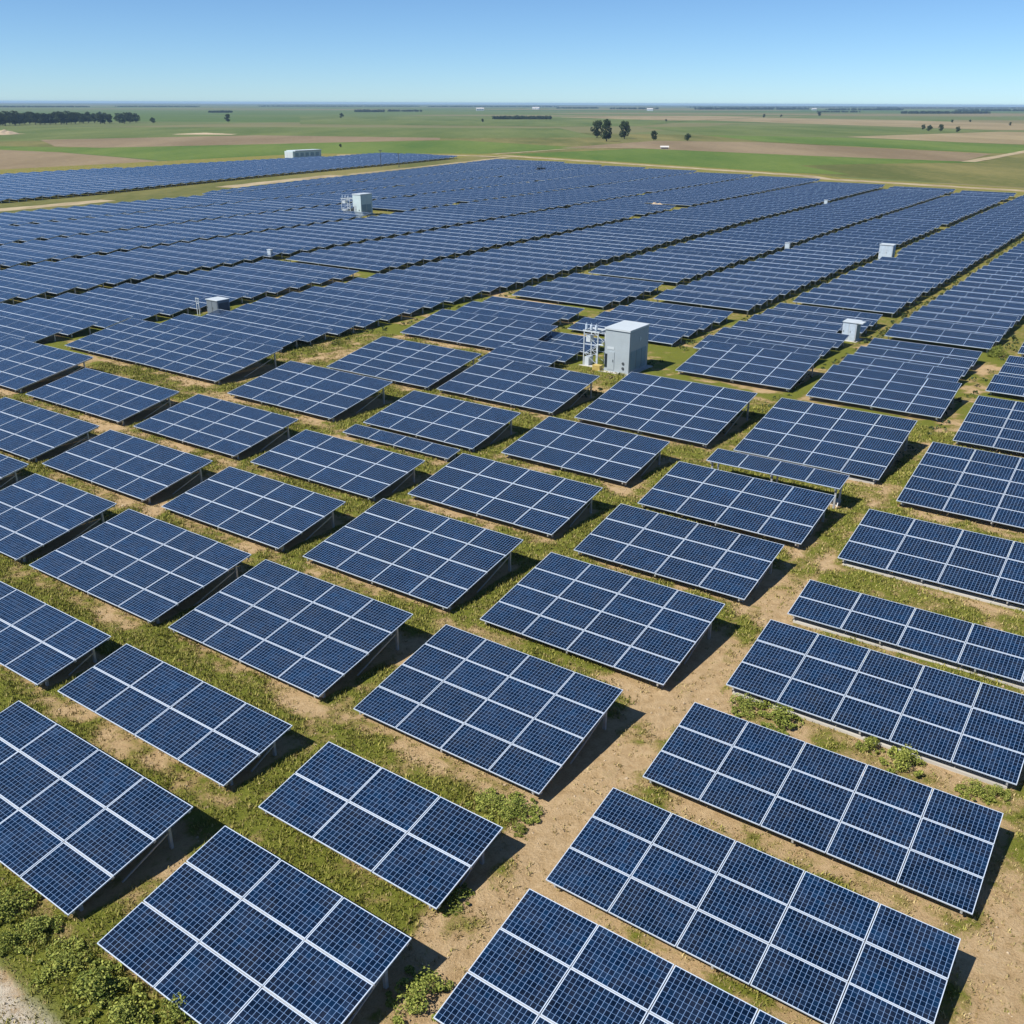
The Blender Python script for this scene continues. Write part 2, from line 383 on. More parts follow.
def ribbon(name, pts, w, m, z):
    mb = MB(); n = len(pts); L_, R_ = [], []
    for i, q in enumerate(pts):
        d = (pts[min(i + 1, n - 1)] - pts[max(i - 1, 0)]); d.z = 0; d.normalize(); s = Vector((-d.y, d.x, 0))
        k = w * (1 + .18 * math.sin(i * 2.3))
        L_.append(q + s * k / 2); R_.append(q - s * k / 2)
    for i in range(n - 1):
        mb.quad([(c.x, c.y, z) for c in (R_[i], R_[i + 1], L_[i + 1], L_[i])])
    tag(mb.build(name, m), kind='structure')
zz += .006
ribbon('dirt_track', [ground(*c) for c in ((455, 156.5), (520, 152), (570, 148.5), (620, 147.2), (650, 147.4))], 2.6, 'dirt', zz); zz += .006
ribbon('dirt_track', [ground(*c) for c in ((968, 161.5), (985, 158.5), (1005, 155), (1024, 151.5), (1060, 145))], 5, 'dirt', zz); zz += .006
# the plot itself
edge = []
for u in range(-250, 41, 10): edge.append(P(u, far_edge(u) + 13))
plot = [P(40, -60)] + list(reversed(edge)) + [P(-270, 345), P(-318, 306), P(-318, 60), P(-150, -60)]
mb = MB(); mb.quad([(c.x, c.y, -.08) for c in plot])
tag(mb.build('farm_ground', 'soil_far'), kind='structure')
pts = [P(u, far_edge(u) + 5) for u in range(-245, 41, 8)]
ribbon('perimeter_track', pts, 5.5, 'dirt', -.072)
ribbon('perimeter_track', [P(-236, 331), P(-250, 336), P(-268, 330), P(-285, 318), P(-300, 304)], 6, 'dirt', -.068)
ribbon('grass_verge', [P((main_edge(v) + left_edge(v)) / 2, v) for v in range(60, 340, 8)], 24, 'olive', -.068)
ribbon('service_road', [P((main_edge(v) + left_edge(v)) / 2 + 1, v) for v in range(90, 135, 5)], 5.5, 'dirt', -.064)
ribbon('service_road', [P((main_edge(v) + left_edge(v)) / 2 + 1, v) for v in range(168, 222, 5)], 6.0, 'dirt', -.060)
ribbon('service_road', [P((main_edge(v) + left_edge(v)) / 2 + 2, v) for v in range(222, 340, 8)], 2.5, 'dirt', -.056)

# near plot: fine grid with grass cover
gu0, gu1, gv0, gv1, st = -92.0, 8.0, -12.0, 92.0, .25
nu_, nv_ = int((gu1 - gu0) / st) + 1, int((gv1 - gv0) / st) + 1
GU, GV = np.meshgrid(np.linspace(gu0, gu1, nu_), np.linspace(gv0, gv1, nv_), indexing='ij')
def vnoise(scale, seed):               # smooth value noise on the plot
    r = np.random.default_rng(seed); a = (GU - gu0) * scale; c = (GV - gv0) * scale
    g = r.random((int(a.max()) + 3, int(c.max()) + 3)); i = a.astype(int); j = c.astype(int); x = a - i; y = c - j
    x = x * x * (3 - 2 * x); y = y * y * (3 - 2 * y)
    return (g[i, j] * (1 - x) + g[i + 1, j] * x) * (1 - y) + (g[i, j + 1] * (1 - x) + g[i + 1, j + 1] * x) * y
def sm(x, a, c): t = np.clip((x - a) / (c - a), 0, 1); return t * t * (3 - 2 * t)
n1, n2, n3 = vnoise(.33, 1), vnoise(.9, 2), vnoise(2.1, 3)
cover = np.full(GU.shape, .76)
cover = np.where(GU > -12.8, .50, cover)
cover += .30 * sm(GV, 26, 36) * (GU > -13.2)
cover -= .40 * np.exp(-((GU + 11.8) / 1.5) ** 2) * (1 - sm(GV, 27, 38))
cover -= .26 * np.exp(-((GU + 11.3) / 1.0) ** 2) * sm(GV, 27, 38)
cover -= .13 * (GU > -21.8) * (GU < -19) * (1 - sm(GV, 9, 11))
cover -= .12 * sm(-GU, 35, 50)
under = np.zeros(GU.shape, bool); gapc = np.zeros(GU.shape)
for t in tables:
    d = t['W'] * math.cos(TILT)
    inu = (GU > t['u'] + .1) & (GU < t['u'] + t['L'] - .1); under |= inu & (GV > t['v'] + .15) & (GV < t['v'] + d - .1)
    wide = (GU > t['u'] - .4) & (GU < t['u'] + t['L'] + .4)
    gapc -= .28 * np.exp(-((GV - t['v'] + .25) / .38) ** 2) * wide          # bare drip line under the low edge
    gapc += .22 * np.exp(-((GV - t['v'] + 1.35) / .6) ** 2) * wide * (GU < -12.5)
    gapc -= .12 * np.exp(-((GV - t['v'] - d - .3) / .5) ** 2) * wide
cover += gapc + (n1 - .5) * .75 + (n2 - .5) * .85 + (n3 - .5) * .55
cover += .55 * np.exp(-((GV - 7.75) / .65) ** 2) * (GU < -15)
cover = np.where(under, np.minimum(cover, .25), cover)
trk = sm(-GV, -7.1, -6.5) * (GU < -8)
cover = np.where(trk > .5, cover - .5 + .75 * np.exp(-((GV - 4.6) / .6) ** 2), cover)
cover = np.clip(cover, 0, 1)
hgt = .02 + .05 * n1 + .035 * n2 + .025 * n3 + .05 * np.clip(cover - .5, 0, 1)
for uc in (-12.45, -10.95):             # wheel ruts down the sandy aisle
    d_ = np.exp(-((GU - uc - .25 * np.sin(GV * .21)) / .26) ** 2) * (GV > 6) * (GV < 46); hgt -= .055 * d_; cover = np.clip(cover - .45 * d_, 0, 1)
# sink the rim into the sheet below
rim = np.minimum.reduce([GU - gu0, gu1 - GU, GV - gv0, gv1 - GV]); hgt = np.where(rim < 1.5, -.09 + (hgt + .09) * rim / 1.5, hgt)
X = GU * Ux - GV * Uy; Y = GU * Uy + GV * Ux
ids = np.arange(nu_ * nv_).reshape(nu_, nv_)
F = np.stack([ids[:-1, :-1], ids[1:, :-1], ids[1:, 1:], ids[:-1, 1:]], -1).reshape(-1, 4)
me = soup('plot_ground', np.stack([X, Y, hgt], -1).reshape(-1, 3), F, None, ['soil_near'])
for nm, arr in (('grass', cover), ('track', trk)):
    at = me.attributes.new(nm, 'FLOAT', 'POINT'); at.data.foreach_set('value', arr.astype(np.float32).ravel())
me.polygons.foreach_set('use_smooth', [True] * len(me.polygons))
tag(link('plot_ground', me), kind='structure')
def cover_at(u, v, arr=cover):
    i = np.clip(((u - gu0) / st).astype(int), 0, nu_ - 1); j = np.clip(((v - gv0) / st).astype(int), 0, nv_ - 1)
    return arr[i, j]

# grass blades
def grass(name, n, green, hmin, hmax, lab):
    u = RNG.uniform(-72, 2, n); v = RNG.uniform(3.0, 66, n)
    c = cover_at(u, v); pr = np.clip((c - .44) * 2.2, .012, 1) if green else np.clip(.95 - abs(c - .45) * 2.0, .12, 1) * .85
    k = (RNG.random(n) < pr * np.clip(1.25 - v / 80, .2, 1)) & ~cover_at(u, v, under); u = u[k]; v = v[k]; c = c[k]; n = len(u)
    x = u * Ux - v * Uy; y = u * Uy + v * Ux; z = cover_at(u, v, hgt)
    B = 6; V3, Fs = [], []
    big_ = 1 + .8 * np.clip(c - .6, 0, 1)
    for i in range(B):
        a = RNG.uniform(0, 2 * np.pi, n); r = RNG.uniform(0, .13, n); h = RNG.uniform(hmin, hmax, n) * big_; w = RNG.uniform(.008, .02, n) * (1 + v / 40)
        bx, by = x + r * np.cos(a * 3), y + r * np.sin(a * 3); le = RNG.uniform(.15, .8, n) * h
        V3.append(np.stack([np.stack([bx - w * np.sin(a), by + w * np.cos(a), z - .01], -1), np.stack([bx + w * np.sin(a), by - w * np.cos(a), z - .01], -1),
                            np.stack([bx + le * np.cos(a), by + le * np.sin(a), z + h], -1)], 1))
    V3 = np.concatenate(V3).reshape(-1, 3); F = np.arange(len(V3)).reshape(-1, 3)
    o = link(name, soup(name, V3, F, None, ['blade' if green else 'blade_dry'])); tag(o, lab, 'grass', kind='stuff'); return n
print('tufts', grass('grass', 300000, True, .035, .12, 'short green grass growing in the gaps between the panel rows'),
      grass('dry_grass', 200000, False, .03, .10, 'dry straw coloured grass on the bare soil between the panels'))

# stones and clods lying on the bare soil
n = 9000
u = RNG.uniform(-45, 2, n); v = RNG.uniform(6, 48, n); k = (RNG.random(n) < np.clip(.75 - cover_at(u, v), .04, 1)) & ~cover_at(u, v, under); u = u[k]; v = v[k]; n = len(u)
sz = RNG.uniform(.015, .05, n) * np.where(RNG.random(n) < .06, 1.9, 1); x = u * Ux - v * Uy; y = u * Uy + v * Ux; z = cover_at(u, v, hgt)
oc = np.array([(1, 0, 0), (0, 1, 0), (-1, 0, 0), (0, -1, 0), (0, 0, .7), (0, 0, -.5)]); fc = np.array([(0, 1, 4), (1, 2, 4), (2, 3, 4), (3, 0, 4), (1, 0, 5), (2, 1, 5), (3, 2, 5), (0, 3, 5)])
V3 = np.stack([x, y, z], -1)[:, None] + oc[None] * sz[:, None, None] * RNG.uniform(.6, 1.4, (n, 6, 1))
F = (fc[None] + (np.arange(n) * 6)[:, None, None]).reshape(-1, 3)
tag(link('stones', soup('stones', V3.reshape(-1, 3), F, None, ['rock'])), 'small pale stones and clods scattered over the bare soil', 'stones', kind='stuff')

# ------------------------------------------------------------------ solar tables
ct, stn = math.cos(TILT), math.sin(TILT)
A0, B0, GAP = 2.17, 1.40, .034
def module_mesh():
    mb = MB(); a, c, t, w = A0, B0, .04, .021
    mb.box(0, a, 0, c, -t, -.004, 0)
    for (x0, x1, y0, y1) in ((0, a, 0, w), (0, a, c - w, c), (0, w, w, c - w), (a - w, a, w, c - w)):
        mb.quad([(x0, y0, 0), (x1, y0, 0), (x1, y1, 0), (x0, y1, 0)], 0)
    mb.quad([(0, 0, -.004), (a, 0, -.004), (a, 0, 0), (0, 0, 0)], 0); mb.quad([(a, 0, -.004), (a, c, -.004), (a, c, 0), (a, 0, 0)], 0)
    mb.quad([(a, c, -.004), (0, c, -.004), (0, c, 0), (a, c, 0)], 0); mb.quad([(0, c, -.004), (0, 0, -.004), (0, 0, 0), (0, c, 0)], 0)
    mb.quad([(w, w, -.001), (a - w, w, -.001), (a - w, c - w, -.001), (w, c - w, -.001)], 1, [(0, 0), (1, 0), (1, 1), (0, 1)])
    return mb.mesh('solar_module', ['frame', 'cells'])
MODULE = module_mesh()
def unit_bar_mesh(name, m, w, d):      # unit length along X
    mb = MB(); mb.box(0, 1, -w / 2, w / 2, -d, 0); return mb.mesh(name, [m])
RAIL = unit_bar_mesh('rail', 'rail', .09, .06)
BEAM = unit_bar_mesh('ballast_beam', 'concrete', .34, .24)
mb = MB(); mb.box(-.05, .05, -.045, .045, -.15, 1, 0); POST = mb.mesh('post', ['steel'])
mb = MB(); mb.box(-.03, .03, 0, 1, -.10, 0, 0); RAFTER = mb.mesh('rafter', ['steel'])
mb = MB(); mb.box(-.02, .02, -.02, .02, 0, 1, 0); BRACE = mb.mesh('brace', ['steel'])
mb = MB(); mb.box(-.22, .22, -.22, .22, -.1, .10, 0); FOOT = mb.mesh('footing', ['concrete'])

def detailed_table(t):
    rj = random.Random(int(t['u'] * 131 + t['v'] * 17))
    e = empty('solar_array', P(t['u'], t['v']), YAW + R(rj.uniform(-.12, .12)))
    L, W, nu, nv, zf = t['L'], t['W'], t['nu'], t['nv'], t['zf']
    a, c = L / nu, W / nv
    tl = TILT + R(rj.uniform(-.3, .3)); c_, s_ = math.cos(tl), math.sin(tl)
    def child(name, me, loc, rot=(0, 0, 0), sc=(1, 1, 1)):
        o = bpy.data.objects.new(name, me); COL.objects.link(o); o.parent = e; o.location = loc; o.rotation_euler = rot; o.scale = sc; return o
    for i in range(nu):
        for j in range(nv):
            s = j * c + GAP / 2
            child('solar_module', MODULE, (i * a + GAP / 2 * .8, s * c_, zf + s * s_ + rj.uniform(-.006, .006)), (tl + R(rj.uniform(-.18, .18)), R(rj.uniform(-.15, .15)), 0),
                  ((a - GAP * .8) / A0, (c - GAP) / B0, 1))
    for j in range(nv + 1):
        s = min(max(j * c, .16), W - .16)
        child('mounting_rail', RAIL, (.03, s * c_ + .045 * s_, zf + s * s_ - .045 * c_ - .012), (tl, 0, 0), (L - .06, 1, 1))
    npair = max(2, round(L / 2.9)); xs = [.28 + (L - .56) * k / (npair - 1) for k in range(npair)]
    sf, sb = min(.5, W * .2), W - min(.75, W * .22)
    for x in xs:
        zf_, zb_ = zf + sf * s_ - .20, zf + sb * s_ - .20
        child('post', POST, (x, sf * c_, 0), (0, 0, 0), (1, 1, zf_)); child('post', POST, (x, sb * c_, 0), (0, 0, 0), (1, 1, zb_))
        child('rafter', RAFTER, (x, .05, zf + .03 - .115), (tl, 0, 0), (1, W - .1, 1))
        d = Vector((0, (sb - sf) * c_ * .55, zb_ * .78 - .12)); q = d.to_track_quat('Z', 'Y').to_euler()
        child('brace', BRACE, (x + .06, sf * c_ + (sb - sf) * c_ * .42, .12), q, (1, 1, d.length))
    if t['key'] in ('T26', 'T27', 'T28', 'T32'):     # concrete ballast beam along the low edge
        child('ballast_beam', BEAM, (.25, .30, .16), (0, 0, 0), (L - .5, 1, 1))
    if t['key'] == 'T34':              # a plinth of concrete blocks under the tall end
        for x in (L - .6,): child('footing', FOOT, (x, sb * c_, .12), (0, 0, 0), (1.6, 1.4, 1.6))
    return e
def merged_mb(nu, nv, L, W, mb=None, base=None, zf=ZF):
    mb = mb or MB(); a, c = L / nu, W / nv; w = .040
    T = (base or Matrix()) @ Matrix.Translation((0, 0, zf)) @ Matrix.Rotation(TILT, 4, 'X')
    def q(x0, x1, y0, y1, z, mi, uv=None):
        mb.quad([tuple(T @ Vector(k)) for k in ((x0, y0, z), (x1, y0, z), (x1, y1, z), (x0, y1, z))], mi, uv)
    mb.box(0, L, 0, W, -.05, -.006, 0, T)
    for i in range(nu):
        for j in range(nv):
            q(i * a + .011, (i + 1) * a - .011, j * c + w, (j + 1) * c - w, .001, 1, [(0, 0), (1, 0), (1, 1), (0, 1)])
    for i in range(nu + 1):            # the light seams between modules
        x0, x1 = max(i * a - .011, 0), min(i * a + .011, L); q(x0, x1, 0, W, 0, 0)
    for j in range(nv + 1):
        y0, y1 = max(j * c - w, 0), min(j * c + w, W); q(0, L, y0, y1, .0005, 0)
    npair = max(2, round(L / 4)); B = base or Matrix()
    for k in range(npair):
        x = .3 + (L - .6) * k / (npair - 1)
        for s in (.5, W - .8): mb.box(x - .06, x + .06, s - .05, s + .05, -.1, zf + s * stn - .06, 2, B)
        mb.box(x - .04, x + .04, .1, W - .1, -.16, -.052, 2, T)
    return mb
MERGED = {}
def merged_table(t):
    key = (t['nu'], t['nv'])
    if key not in MERGED: MERGED[key] = merged_mb(t['nu'], t['nv'], t['nu'] * 2.3, t['nv'] * 1.58).mesh('solar_array', ['frame', 'cells', 'steel'])
    o = bpy.data.objects.new('solar_array', MERGED[key]); COL.objects.link(o)
    o.location = P(t['u'], t['v'], t['zf'] - ZF); o.rotation_euler = (0, 0, YAW)
    o.scale = (t['L'] / (t['nu'] * 2.3), t['W'] / (t['nv'] * 1.58), 1)
    return o
def dist(t):
    c = P(t['u'] + t['L'] / 2, t['v'] + t['W'] / 2); return math.hypot(c.x, c.y)
def in_view(t):
    for du in (0, .5, 1):
        for dv in (0, 1):
            c = P(t['u'] + t['L'] * du, t['v'] + t['W'] * dv, 1) - Vector((0, 0, CAMZ)); z = c.dot(fw)
            if z > 0 and abs(c.dot(rt) / z) < 512 / FOC + .004 and c.dot(up) / z > -512 / FOC - .01: return True
    return False
FARS = [t for t in FARS if in_view(t)]; LEFT = [t for t in LEFT if in_view(t)]
allf = sorted(FARS, key=dist)
single = allf[:300 - len(NEAR)]; rest = allf[300 - len(NEAR):] + LEFT
print('in view', len(FARS), len(LEFT), 'single', len(single), 'rest', len(rest))
# column of each near table, counted from the right edge
def near_col(t):
    uc = t['u'] + t['L'] / 2
    for k, e in enumerate((-11, -21.8, -33, -44.0, -55.0, -67.5, -200)):
        if uc > e: return k + 1
for t in NEAR: t['col'] = near_col(t)
ONES = 'zeroth first second third fourth fifth sixth seventh eighth ninth tenth eleventh twelfth thirteenth fourteenth fifteenth sixteenth seventeenth eighteenth nineteenth'.split()
TENS = {2: 'twent', 3: 'thirt', 4: 'fort', 5: 'fift', 6: 'sixt', 7: 'sevent'}
def ordinal(n):
    if n < 20: return ONES[n]
    return TENS[n // 10] + ('ieth' if n % 10 == 0 else 'y-' + ONES[n % 10])
ORD = [ordinal(n) for n in range(1, 80)]
NUM = 'zero one two three four five six seven eight nine ten'.split()
cols = {}
for t in NEAR + single: cols.setdefault(t['col'], []).append(t)
for k, ts in cols.items():
    ts.sort(key=lambda t: t['v'])
    for r, t in enumerate(ts): t['rank'] = r
SPECIAL = {
 'T1': 'big three by three panel array in front of the weeds by the pale track',
 'T2': 'four by three panel array cut by the left edge at the bottom corner',
 'T3': 'three by two panel array, smallest of its column, just behind the big three by three',
 'T14': 'four by four panel array casting a sharp shadow on the sandy aisle',
 'T30': 'long five by three panel array, second from the bottom on the bare sandy ground',
 'T31': 'long five-column array cut by the bottom edge of the photo',
 'T34': 'single-row array standing high on tall posts beside the green aisle',
 'T44': 'low single-row array of four panels tucked in front of a deeper array',
 'T27': 'long narrow array only two panels deep, cut by the right edge',
 'T28': 'long five by three panel array with two round green weeds at its low edge',
}
GRP = 'tilted solar panel arrays of the solar farm'
for t in NEAR:
    o = detailed_table(t)
    lab = SPECIAL.get(t['key']) or '%s by %s panel array, %s from the front in the %s column from the right' % (NUM[t['nu']], NUM[t['nv']], ORD[t['rank']], ORD[t['col'] - 1])
    tag(o, lab, 'solar array', GRP)
for t in single:
    o = merged_table(t)
    tag(o, 'blue solar array far back, %s from the front in the %s column from the right' % (ORD[t['rank']], ORD[t['col'] - 1]), 'solar array', GRP)
mb = MB()
for t in rest:
    merged_mb(t['nu'], t['nv'], t['L'], t['W'], mb, Matrix.Translation(P(t['u'], t['v'])) @ Matrix.Rotation(YAW, 4, 'Z'), t['zf'])
tag(mb.build('far_solar_arrays', ['frame', 'cells', 'steel']), 'distant blue rows of solar arrays along the far edge and beyond the dirt road', 'solar arrays', kind='stuff')

# ------------------------------------------------------------------ equipment in the field
# cabins are built with local x along the rows (+x = shaded right face) and local y up the aisle; the lit front is y = 0
def cabin(u, v, w, d, h, label, body='grey_paint', roof_m='white', doors=True, louvres=3, side='grey_paint', group=None):
    e = empty('inverter_cabin', P(u, v), YAW); tag(e, label, 'cabin', group)
    mb = MB(); mb.box(-.35, w + .35, -.4, d + .4, -.1, .14); mb.build('concrete_pad', 'concrete', e, .02)
    mb = MB(); mb.box(0, w, 0, d, .14, h - .14); mb.build('wall', body, e, .02)
    mb = MB(); mb.box(-.06, w + .06, -.08, d + .06, h - .14, h); mb.build('roof', roof_m, e, .02)
    if doors:
        dr = MB(); dr.box(.12 * w, .12 * w + .62, -.035, -.003, .3, 1.75); dr = dr.build('door', 'grey_paint', e)
        hd = MB(); hd.box(.12 * w + .5, .12 * w + .54, -.075, -.036, .95, 1.15); hd.build('handle', 'dark_paint', dr)
        wd = MB(); wd.box(.02, .12 * w - .02, -.03, -.003, .45, 1.55); wd.build('window', 'glass', e)
        for z in (.55, .95):
            vt = MB(); vt.tube((w - .5, -.05, z), (w - .5, -.003, z), .11, n=14); vt.build('vent', 'dark_paint', e)
        pl = MB(); pl.box(.1 * w, .1 * w + .62, -.02, -.003, 1.95, 2.15); pl.build('nameplate', 'white', e)
    n = louvres
    for k in range(n):
        y0 = .25 + (d - .5) * k / n; y1 = .25 + (d - .5) * (k + 1) / n - .12
        lv = MB(); lv.box(w + .003, w + .03, y0, y1, .35, .35 + h * .42)
        for s in range(9):
            z = .4 + s * (h * .42 - .1) / 9; lv.box(w + .031, w + .055, y0 + .05, y1 - .05, z, z + .05)
        lv.build('louvre', side, e)
    return e
main = cabin(-36.8, 66.05, 2.2, 3.2, 3.65, 'tall grey inverter cabin with white roof, largest cabin amid the panels', louvres=3, side='teal_paint')
pm = MB(); pm.box(2.203, 2.23, 1.7, 1.82, 2.5, 2.9); pm.box(2.203, 2.231, 1.58, 1.94, 2.64, 2.76); pm.build('sign_cross', 'white', main)
gr = MB(); gr.box(-.16, -.02, .3, .9, .15, .9); gr.build('junction_box', 'white', main)

def gantry(u, v, w, d, h, label):
    e = empty('switchgear_frame', P(u, v), YAW); tag(e, label, 'switchgear')
    mb = MB(); mb.box(-.3, w + .3, -.3, d + .3, -.1, .10); mb.build('concrete_pad', 'concrete', e, .02)
    for x in (0, w):
        for y in (0, d):
            p_ = MB(); p_.box(x - .035, x + .035, y - .035, y + .035, .1, h - .12); p_.build('post', 'white', e)
    bm_ = MB()
    for y in (0, d): bm_.box(-.12, w + .12, y - .06, y + .06, h - .12, h)
    for x in (0, w): bm_.box(x - .06, x + .06, .06, d - .06, h - .11, h - .01)
    bm_.build('top_beam', 'white', e)
    br = MB()
    for y in (0, d):
        for k in range(3):
            z0, z1 = .3 + k * (h - .6) / 3, .3 + (k + 1) * (h - .6) / 3
            x0, x1 = (.06, w - .06) if k % 2 else (w - .06, .06)
            br.bar((x0, y, z0), (x1, y, z1), .03); br.bar((.05, y, z1), (w - .05, y, z1), .03)
    br.build('lattice_brace', 'white', e)
    for k in range(3):
        x = w * (.15 + .35 * k); ins = MB()
        ins.tube((x, 0, h), (x, 0, h + .12), .06)
        for s in range(4): ins.tube((x, 0, h + .12 + s * .10), (x, 0, h + .18 + s * .10), .13, .09, 10)
        ins.tube((x, 0, h + .5), (x, 0, h + .62), .04); ins.build('insulator', 'insulator', e)
    bx = MB(); bx.box(.15, w * .42, .05, d * .5, h * .68, h * .86); bx.build('breaker_box', 'white', e, .02)
    b2 = MB(); b2.box(.1, w * .38, -.02, d * .6, .1, .8); b2.build('cabinet', 'white', e, .02)
    tb = MB(); tb.tube((w * .7, d / 2, .1), (w * .7, d / 2, h * .6), .09); tb.tube((w * .7, d / 2, h * .6), (w * 1.15, d / 2, h * .6), .07); tb.build('conduit', 'white', e)
    return e
gantry(-39.2, 66.8, 1.3, 1.2, 3.0, 'white lattice switchgear frame beside the tall grey cabin')
e = empty('crate', P(-37.75, 65.75), YAW); tag(e, 'small yellow crate at the foot of the tall grey cabin', 'crate')
mb = MB()
for k in range(4): mb.box(0, .7, 0, .5, .06 + k * .12, .15 + k * .12)
mb.build('slat', 'yellow', e)
mb = MB()
for x in (.03, .62):
    for y in (-.012, .462): mb.box(x, x + .05, y, y + .05, .0, .55)
mb.build('corner_post', 'yellow', e)

cabin(-134.6, 139.8, 2.1, 3.2, 3.9, 'pale cabin with white roof and teal side far back among the panels', body='pale_paint', side='teal_paint', louvres=2)
gantry(-138.0, 140.2, 2.2, 1.6, 2.9, 'small white pole frame beside the far pale cabin')

# long service building beyond the far corner
e = empty('service_building', P(-296.5, 272.0), YAW); tag(e, 'long low pale building with flat roof at the far end of the left array', 'building')
w, d, h = 4.6, 15.0, 2.9
mb = MB(); mb.box(0, w, 0, d, 0, h - .25); mb.build('wall', 'pale_paint', e)
mb = MB(); mb.box(-.2, w + .2, 1.2, d + .2, h - .25, h); mb.build('roof', 'white', e)
for k in range(3): mb = MB(); mb.box(.3 + k * 1.4, 1.5 + k * 1.4, -.06, -.004, .1, 2.3); mb.build('door', 'white', e)
for k in range(5):
    mb = MB(); mb.box(w + .004, w + .05, 1.2 + k * 2.7, 2.9 + k * 2.7, .7, 2.0); mb.build('window', 'teal_paint', e)

def cabinet(u, v, w, d, h, label, m='white', flap=False, name='transformer_cabinet'):
    e = empty(name, P(u, v), YAW); tag(e, label, 'cabinet')
    mb = MB(); mb.box(-.2, w + .2, -.2, d + .2, -.1, .15); mb.build('concrete_pad', 'concrete', e)
    mb = MB(); mb.box(0, w, 0, d, .15, h); mb.build('body', m, e, .02)
    for k in range(2):
        x0 = .05 + k * (w / 2 - .02); dr = MB(); dr.box(x0, x0 + w / 2 - .1, -.03, -.003, .25, h - .12); dr = dr.build('door', 'insulator' if m == 'white' else m, e)
        hd = MB(); hd.box(x0 + .06, x0 + .1, -.06, -.031, h * .5, h * .5 + .16); hd.build('handle', 'dark_paint', dr)
    mb = MB(); mb.box(-.06, w + .06, -.08, d + .05, h, h + .06); mb.build('lid', 'white', e)
    mb = MB(); mb.box(w + .003, w + .03, .15, d - .15, .3, h - .25); mb.build('vent_panel', 'teal_paint' if m == 'white' else 'dark_paint', e)
    if flap: mb = MB(); mb.box(w + .062, w + .5, -.02, d * .8, h - .02, h + .05); mb.build('rain_hood', 'white', e)
    return e
cabinet(-35.5, 140.3, 1.8, 1.5, 2.2, 'white transformer cabinet far along the aisle on the right')
cabinet(-24.5, 88.2, 1.25, 1.3, 1.8, 'small white cabinet with open hood at the end of a panel row', flap=True)
cabinet(-80.4, 61.6, 1.7, 1.5, 1.7, 'low cabinet with dark side panel in the left aisle', m='slate_paint')
e = empty('pole_frame', P(-81.2, 61.0), YAW); tag(e, 'thin white pole frame next to the low cabinet in the left aisle', 'pole frame')
for x in (0, .35):
    mb = MB(); mb.box(x - .03, x + .03, -.03, .03, -.1, 1.8); mb.build('post', 'white', e)
mb = MB(); mb.box(.031, .319, -.025, .025, 1.3, 1.36); mb.box(-.1, .45, -.03, .03, 1.801, 1.86); mb.build('crossbar', 'white', e)

# small combiner boxes on posts along the aisles
def combiner():
    e = empty('combiner_box', (0, 0, 0), YAW)
    mb = MB(); mb.box(0, .7, 0, .4, .45, 1.25); mb.build('body', 'white', e, .02)
    for x in (.06, .56): mb = MB(); mb.box(x, x + .07, .18, .26, -.1, .45); mb.build('post', 'steel', e)
    mb = MB(); mb.box(.05, .65, -.03, -.003, .52, 1.18); mb.build('door', 'insulator', e)
    mb = MB(); mb.box(-.05, .75, -.06, .43, 1.251, 1.30); mb.build('lid', 'white', e)
    return e
CB = [(-49.2, 141.1, 'along the second long dark aisle'), (-66.6, 212.4, 'far out in the aisle near the back edge'), (-104.9, 91.5, 'on the middle left aisle')]
proto = combiner()
for k, (u, v, wh) in enumerate(CB):
    if k == 0: o = proto
    else:
        o = proto.copy(); COL.objects.link(o)
        for ch in proto.children:
            c = ch.copy(); COL.objects.link(c); c.parent = o
    o.location = P(u, v); tag(o, 'small white combiner box ' + wh, 'electrical box', 'white combiner boxes along the aisles')

# thin poles at the far dirt road
for k, (px, py, lab) in enumerate(((381, 167, 'thin dark pole by the far dirt road, the taller of two'), (399, 167, 'thin dark pole by the far dirt road, the shorter of two'))):
    e = empty('lamp_pole', ground(px, py)); tag(e, lab, 'pole', 'thin poles by the dirt road'); h = 5.0 - .9 * k
    mb = MB(); mb.tube((0, 0, -.1), (0, 0, h), .14, .08); mb.build('pole', 'dark_paint', e)
    mb = MB(); mb.box(-.5, .5, -.12, .12, h, h + .25); mb.build('lamp_head', 'dark_paint', e, .03)

# little dark work vehicle at the back of the field
e = empty('utility_vehicle', ground(540, 172.5) , R(-70)); tag(e, 'small dark utility vehicle parked far back among the panels', 'vehicle')
zb = 1.75
mb = MB(); mb.box(-.75, .75, -1.6, 1.6, zb - 1.3, zb - .75); mb.box(-.7, .7, .5, 1.55, zb - .75, zb - .35); mb.build('body', 'dark_paint', e, .06)
mb = MB()
for x in (-.62, .62):
    for y in (-.9, .35): mb.box(x - .04, x + .04, y - .04, y + .04, zb - .749, zb + .2)
mb.box(-.72, .72, -1.0, .5, zb + .201, zb + .28); mb.build('roll_cage', 'dark_paint', e)
mb = MB(); mb.box(-.6, .6, -.75, -.2, zb - .748, zb - .3); mb.build('seat', 'black', e, .05)
for x in (-.78, .78):
    for y in (-1.05, 1.05):
        mb = MB(); mb.tube((x - .13, y, .36), (x + .13, y, .36), .36, n=16); mb.build('wheel', 'black', e)

